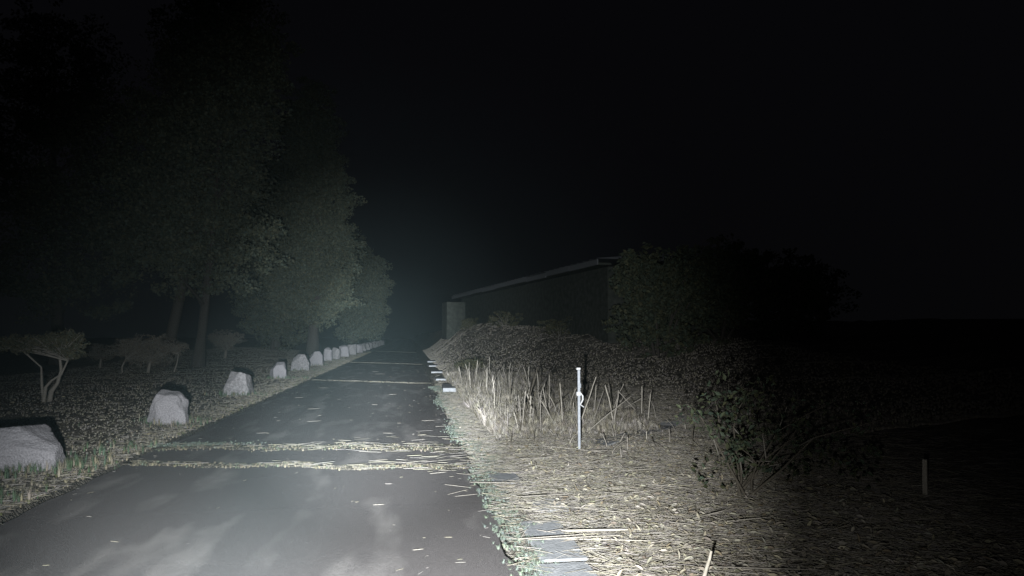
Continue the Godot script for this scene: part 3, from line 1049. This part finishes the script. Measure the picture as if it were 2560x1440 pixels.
func build_litter():
	rng.seed = 71
	var sm := straw_mesh()
	var pale := Color(0.315, 0.305, 0.27)
	var grey := Color(0.25, 0.243, 0.215)
	var dark := Color(0.11, 0.10, 0.08)
	var xf := []
	var col := []
	# the straw carpet right of the path: thick near the path, thinner up the slope
	var n := 0
	while n < 105000:
		var z := -3.0 - 15.0 * pow(rng.randf(), 1.2) + minf(rng.randfn(), 0.0) * 4.0
		var x := 0.62 + 4.2 * pow(rng.randf(), 1.1) + maxf(rng.randfn(), 0.0) * 1.2
		if x < 0.95 and rng.randf() < 0.45:
			continue
		if on_slab(x, z) and rng.randf() < 0.965:
			continue
		var l := rng.randf_range(0.04, 0.24) * (1.0 if rng.randf() < 0.9 else 1.8)
		var r := rng.randf_range(0.0009, 0.0027)
		var turn := rng.randfn() * 0.55 if rng.randf() < 0.7 else rng.randf() * TAU
		xf.append(lay(x, ground_height(x, z) + rng.randf_range(0.0, 0.028), z, l, r, turn, rng.randfn() * 0.12))
		col.append(shade(pale if rng.randf() < 0.6 else (grey if rng.randf() < 0.9 else dark), 0.2))
		n += 1
	# stray straw along the left verge, round the stones and in the joints
	for i in 5200:
		var z := -5.0 - 40.0 * pow(rng.randf(), 1.6)
		var x := -3.12 - absf(rng.randfn()) * 0.75
		xf.append(lay(x, ground_height(x, z) + rng.randf_range(0.004, 0.03), z, rng.randf_range(0.04, 0.2), rng.randf_range(0.0015, 0.004), rng.randf() * TAU, rng.randfn() * 0.1))
		col.append(shade(pale if rng.randf() < 0.5 else grey, 0.25))
	# crumbs of straw blown over the asphalt, more of them towards its edges
	for i in 380:
		var e := pow(rng.randf(), 2.2) * 1.95
		var x := (PATH_RIGHT - e) if rng.randf() < 0.65 else (PATH_LEFT + e)
		var z := -3.5 - 30.0 * pow(rng.randf(), 1.4)
		xf.append(lay(x, 0.008, z, rng.randf_range(0.012, 0.07), rng.randf_range(0.0012, 0.0028), rng.randf() * TAU, 0.0))
		col.append(shade(grey, 0.3))
	for j in JOINTS:
		for i in (110 if j[0] > -12.0 else 60):
			var x := rng.randf_range(PATH_LEFT, PATH_RIGHT)
			if j[0] > -12.0:
				x = lerpf(PATH_LEFT, PATH_RIGHT + 0.3, pow(rng.randf(), 0.6))
			var z: float = joint_z(j, x) + rng.randfn() * j[2] * (0.5 + (1.6 * ss(-1.2, 0.6, x) if j[0] > -12.0 else 0.0))
			xf.append(lay(x, 0.016 + rng.randf() * 0.02, z, rng.randf_range(0.05, 0.28), rng.randf_range(0.0016, 0.0042), rng.randfn() * 0.25, rng.randfn() * 0.05))
			col.append(shade(pale * 0.7 if rng.randf() < 0.3 else grey * 0.75, 0.2))
	scatter("straw_litter", sm, mats.straw, xf, col, "pale straw strewn over the verges and along the joints in the path", "straw")
	# dry leaves: a thick bed near the camera on the right, a few elsewhere
	xf = []
	col = []
	var ls := leaf_shape()
	for i in 9000:
		var z := -3.0 - 7.0 * pow(rng.randf(), 1.5)
		var x := 1.25 + 3.0 * pow(rng.randf(), 0.9)
		if i > 7400:
			x = 0.75 + 4.5 * rng.randf()
			z = -6.0 - 14.0 * rng.randf()
		if on_slab(x, z):
			continue
		var s := rng.randf_range(0.02, 0.075)
		var b := Basis(Vector3.UP, rng.randf() * TAU) * Basis(Vector3(1, 0, 0), rng.randfn() * 0.5) * Basis(Vector3(0, 0, 1), rng.randfn() * 0.4)
		xf.append(Transform3D(b * Basis.from_scale(Vector3(s, s, s * rng.randf_range(0.5, 1.1))), Vector3(x, ground_height(x, z) + rng.randf_range(0.005, 0.05), z)))
		col.append(shade([Color(0.32, 0.305, 0.25), Color(0.24, 0.225, 0.18), Color(0.36, 0.345, 0.29), Color(0.19, 0.165, 0.125), Color(0.29, 0.295, 0.24)][rng.randi() % 5], 0.15))
	for i in 1500:
		var z := -7.0 - 30.0 * pow(rng.randf(), 1.3)
		var x := -3.4 - 9.0 * rng.randf()
		var s := rng.randf_range(0.03, 0.09)
		var b := Basis(Vector3.UP, rng.randf() * TAU) * Basis(Vector3(1, 0, 0), rng.randfn() * 0.4)
		xf.append(Transform3D(b * Basis.from_scale(Vector3(s, s, s)), Vector3(x, ground_height(x, z) + 0.015, z)))
		col.append(shade(Color(0.22, 0.205, 0.155), 0.4))
	scatter("leaf_litter", ls, mats.leaf, xf, col, "dry broken leaves lying thick beside the path in the lower right", "leaves")
	# loose straws and leaves lying out on the asphalt, one by one
	var bits := [[-1.62, -12.6, 0.30, 0.1], [-0.72, -15.4, 0.17, -0.15], [-2.2, -11.2, 0.22, 0.05], [-0.3, -10.9, 0.2, -0.1], [-1.1, -27.5, 0.5, 0.0], [-1.35, -29.3, 0.35, 0.05], [0.08, -5.0, 0.10, 0.1], [-1.9, -14.7, 0.3, 0.1], [-2.4, -20.5, 0.35, -0.05], [0.35, -12.4, 0.3, 0.1], [0.2, -10.2, 0.25, 0.5], [-0.25, -6.35, 0.12, 0.05], [0.5, -7.0, 0.4, -0.25], [0.48, -6.75, 0.36, 0.3], [0.55, -6.6, 0.3, 0.12], [0.6, -11.6, 0.4, 0.05], [-0.4, -18.0, 0.25, 0.1], [-2.6, -17.4, 0.25, 0.15]]
	for b in bits:
		var o := put("loose_straw", sm, mats.cane_grey, self)
		o.transform = lay(b[0], 0.012, b[1], b[2] * 0.75, 0.003, b[3] * 2.5, 0.0)
		tag(o, "single dry straw lying on the bare asphalt %s" % ["before the first grass strip" if b[1] > -8.2 else ("between the near and the far grass strips" if b[1] > -20.0 else "beyond the thin second strip")], "straw", "single straws on the asphalt")
	# long fallen canes one can pick out in the straw
	for i in 46:
		var z := rng.randf_range(-4.0, -12.5)
		var x := rng.randf_range(0.95, 1.2 - z * 0.28)
		if i < 5:
			x = [1.5, 1.35, 2.3, 0.85, 1.75][i]
			z = [-5.15, -6.35, -7.4, -6.95, -9.2][i]
		var l := rng.randf_range(0.35, 0.85)
		var o := put("fallen_cane", sm, [mats.cane_pale, mats.cane_grey, mats.cane_grey][rng.randi() % 3], self)
		o.transform = lay(x, ground_height(x, z) + 0.035, z, l, rng.randf_range(0.003, 0.0062) if i else 0.011, rng.randfn() * 0.35, rng.randfn() * 0.05)
		var tone := "pale" if o.material_override == mats.cane_pale else "greyish"
		var spot := "close to the bottom edge" if z > -5.5 else ("level with the small clear slab" if z > -7.6 else ("round the foot of the white post" if z > -9.6 else "among the stubble behind the white post"))
		tag(o, "%s %s cane lying flat on the straw %s" % ["long" if l > 0.6 else "short", tone, spot], "cane", "fallen canes on the straw")


func build_grass():
	rng.seed = 81
	var t1 := tuft_mesh(1, 16, 0.5, 0.012)
	var t2 := tuft_mesh(2, 22, 0.9, 0.02)
	var dry := Color(0.27, 0.25, 0.19)
	var green := Color(0.095, 0.15, 0.095)
	var olive := Color(0.11, 0.125, 0.065)
	var xf := []
	var col := []
	# dead grass between and behind the canes, and over the bank
	for i in 15000:
		var z := -10.0 - 14.5 * rng.randf()
		var x := 1.25 + (2.4 - 0.03 * z) * pow(rng.randf(), 1.2)
		var edge := ss(-9.8, -11.2, z) * (1.0 - 0.6 * ss(2.6, 4.2, x))
		var s := rng.randf_range(0.10, 0.40) * (0.3 + 0.7 * edge) * (1.0 + 0.5 * wob.get_noise_2d(x * 5.0, z * 5.0))
		xf.append(Transform3D(Basis(Vector3.UP, rng.randf() * TAU) * Basis(Vector3.RIGHT, rng.randfn() * 0.25) * Basis.from_scale(Vector3(s * 0.7, s, s * 0.7)), Vector3(x, ground_height(x, z) - 0.01, z)))
		col.append(shade(Color(0.34, 0.328, 0.29) if rng.randf() < 0.75 else Color(0.22, 0.205, 0.165), 0.25))
	for i in 52000:
		var z := -9.0 - 60.0 * pow(rng.randf(), 1.9)
		var x := 1.3 + 11.0 * pow(rng.randf(), 1.1)
		var s := rng.randf_range(0.02, 0.07) * (1.0 + 0.012 * -z)
		xf.append(Transform3D(Basis(Vector3.UP, rng.randf() * TAU) * Basis.from_scale(Vector3(s * 1.6, s, s * 1.6)), Vector3(x, ground_height(x, z) - 0.006, z)))
		col.append(shade(Color(0.36, 0.345, 0.305), 0.15))
	for i in 62000:
		var z := -5.0 - 55.0 * pow(rng.randf(), 1.9)
		var x := -3.5 - 11.0 * pow(rng.randf(), 1.15)
		var s := rng.randf_range(0.015, 0.05) * (1.0 + 0.012 * -z)
		xf.append(Transform3D(Basis(Vector3.UP, rng.randf() * TAU) * Basis.from_scale(Vector3(s * 1.6, s, s * 1.6)), Vector3(x, ground_height(x, z) - 0.006, z)))
		var p := 0.5 + 0.5 * wob.get_noise_2d(x * 2.5 + 70.0, z * 2.5)
		col.append(shade(Color(0.30, 0.29, 0.26).lerp(Color(0.20, 0.20, 0.16), p * 0.8), 0.18))
	for i in 5200:
		var z := -5.0 - 60.0 * pow(rng.randf(), 1.4)
		var x := -3.15 - absf(rng.randfn()) * 0.38
		var s := rng.randf_range(0.02, 0.07)
		xf.append(Transform3D(Basis(Vector3.UP, rng.randf() * TAU) * Basis.from_scale(Vector3(s * 1.3, s, s * 1.3)), Vector3(x, ground_height(x, z) - 0.005, z)))
		col.append(shade(dry * 0.85 if rng.randf() < 0.75 else olive, 0.25))
	for j in JOINTS:
		for i in (620 if j[0] > -12.0 else 240):
			var x := rng.randf_range(PATH_LEFT, PATH_RIGHT)
			var z: float = joint_z(j, x) + rng.randfn() * j[2] * 0.42
			var s := rng.randf_range(0.02, 0.055)
			xf.append(Transform3D(Basis(Vector3.UP, rng.randf() * TAU) * Basis.from_scale(Vector3(s * 1.5, s, s * 1.5)), Vector3(x, 0.0, z)))
			col.append(shade(dry * 0.72 if rng.randf() < 0.75 else Color(0.12, 0.145, 0.105), 0.3))
	scatter("dry_grass", t2, mats.leaf, xf, col, "short dead grass on the verges, the bank and in the joints", "grass")
	# green weeds: bluish low growth on both edges of the path, taller blades at the stones
	xf = []
	col = []
	for i in 5200:
		var z := -7.6 - 13.0 * rng.randf()
		var x := 0.86 + 0.1 * sin(z * 1.3) + rng.randfn() * 0.09
		if i > 4200:
			z = -3.2 - 5.0 * rng.randf()
			x = 0.80 + rng.randfn() * 0.07
		elif i > 3700:
			z = -10.15 + rng.randfn() * 0.12
			x = -2.95 + rng.randfn() * 0.35
		var s := rng.randf_range(0.02, 0.055)
		xf.append(Transform3D(Basis(Vector3.UP, rng.randf() * TAU) * Basis.from_scale(Vector3(s * 1.5, s, s * 1.5)), Vector3(x, maxf(ground_height(x, z), 0.0) - 0.004, z)))
		col.append(shade(Color(0.16, 0.20, 0.172), 0.3))
	scatter("green_weeds", t2, mats.leaf, xf, col, "low bluish green weeds growing along the edge of the asphalt", "weeds")
	xf = []
	col = []
	var foot := [[-4.6, -8.6, 0.55, 150], [-3.75, -8.5, 0.25, 90], [-3.9, -12.75, 0.3, 60], [-4.1, -18.0, 0.3, 40], [-4.05, -24.6, 0.4, 40], [-4.2, -6.9, 0.4, 120], [-3.6, -9.7, 0.3, 40]]
	for k in 7:
		foot.append([[-4.3, -4.05, -4.2, -4.4, -4.45, -4.5, -4.55][k], [-8.2, -12.35, -18.05, -24.6, -29.9, -35.2, -40.8][k], 0.4, 50])
	for f in foot:
		for i in f[3]:
			var x: float = f[0] + rng.randfn() * f[2]
			var z: float = f[1] + rng.randfn() * 0.22
			if x > PATH_LEFT - 0.05:
				continue
			var s := rng.randf_range(0.07, 0.2)
			xf.append(Transform3D(Basis(Vector3.UP, rng.randf() * TAU) * Basis.from_scale(Vector3(s * 0.7, s, s * 0.7)), Vector3(x, ground_height(x, z) - 0.01, z)))
			col.append(shade(green if rng.randf() < 0.7 else dry, 0.35))
	scatter("green_grass", t1, mats.leaf, xf, col, "green grass blades growing round the feet of the nearest stones", "grass")


# ---------------------------------------------------------------- the torch itself, beside the camera
func build_torch():
	var root := base("hand_torch", Vector3(-0.16, 1.24, 0.09), "black hand torch with a bright white lens beside the camera", "torch")
	var st := begin()
	tube(st, [Vector3(0, 0, 0), Vector3(0, 0, 0.03), Vector3(0, 0, 0.05), Vector3(0, 0, 0.16)], [0.024, 0.024, 0.015, 0.015], 14, 0)
	put("body", finish(st), mats.torch_body, root)
	st = begin()
	tube(st, [Vector3(0, 0, -0.004), Vector3(0, 0, -0.001)], [0.02, 0.02], 14)
	put("lens", finish(st), mats.torch_lens, root)
	st = begin()
	tube(st, [Vector3(0, 0.014, 0.085), Vector3(0, 0.019, 0.085)], [0.006, 0.005], 8)
	put("switch", finish(st), mats.clip_black, root)
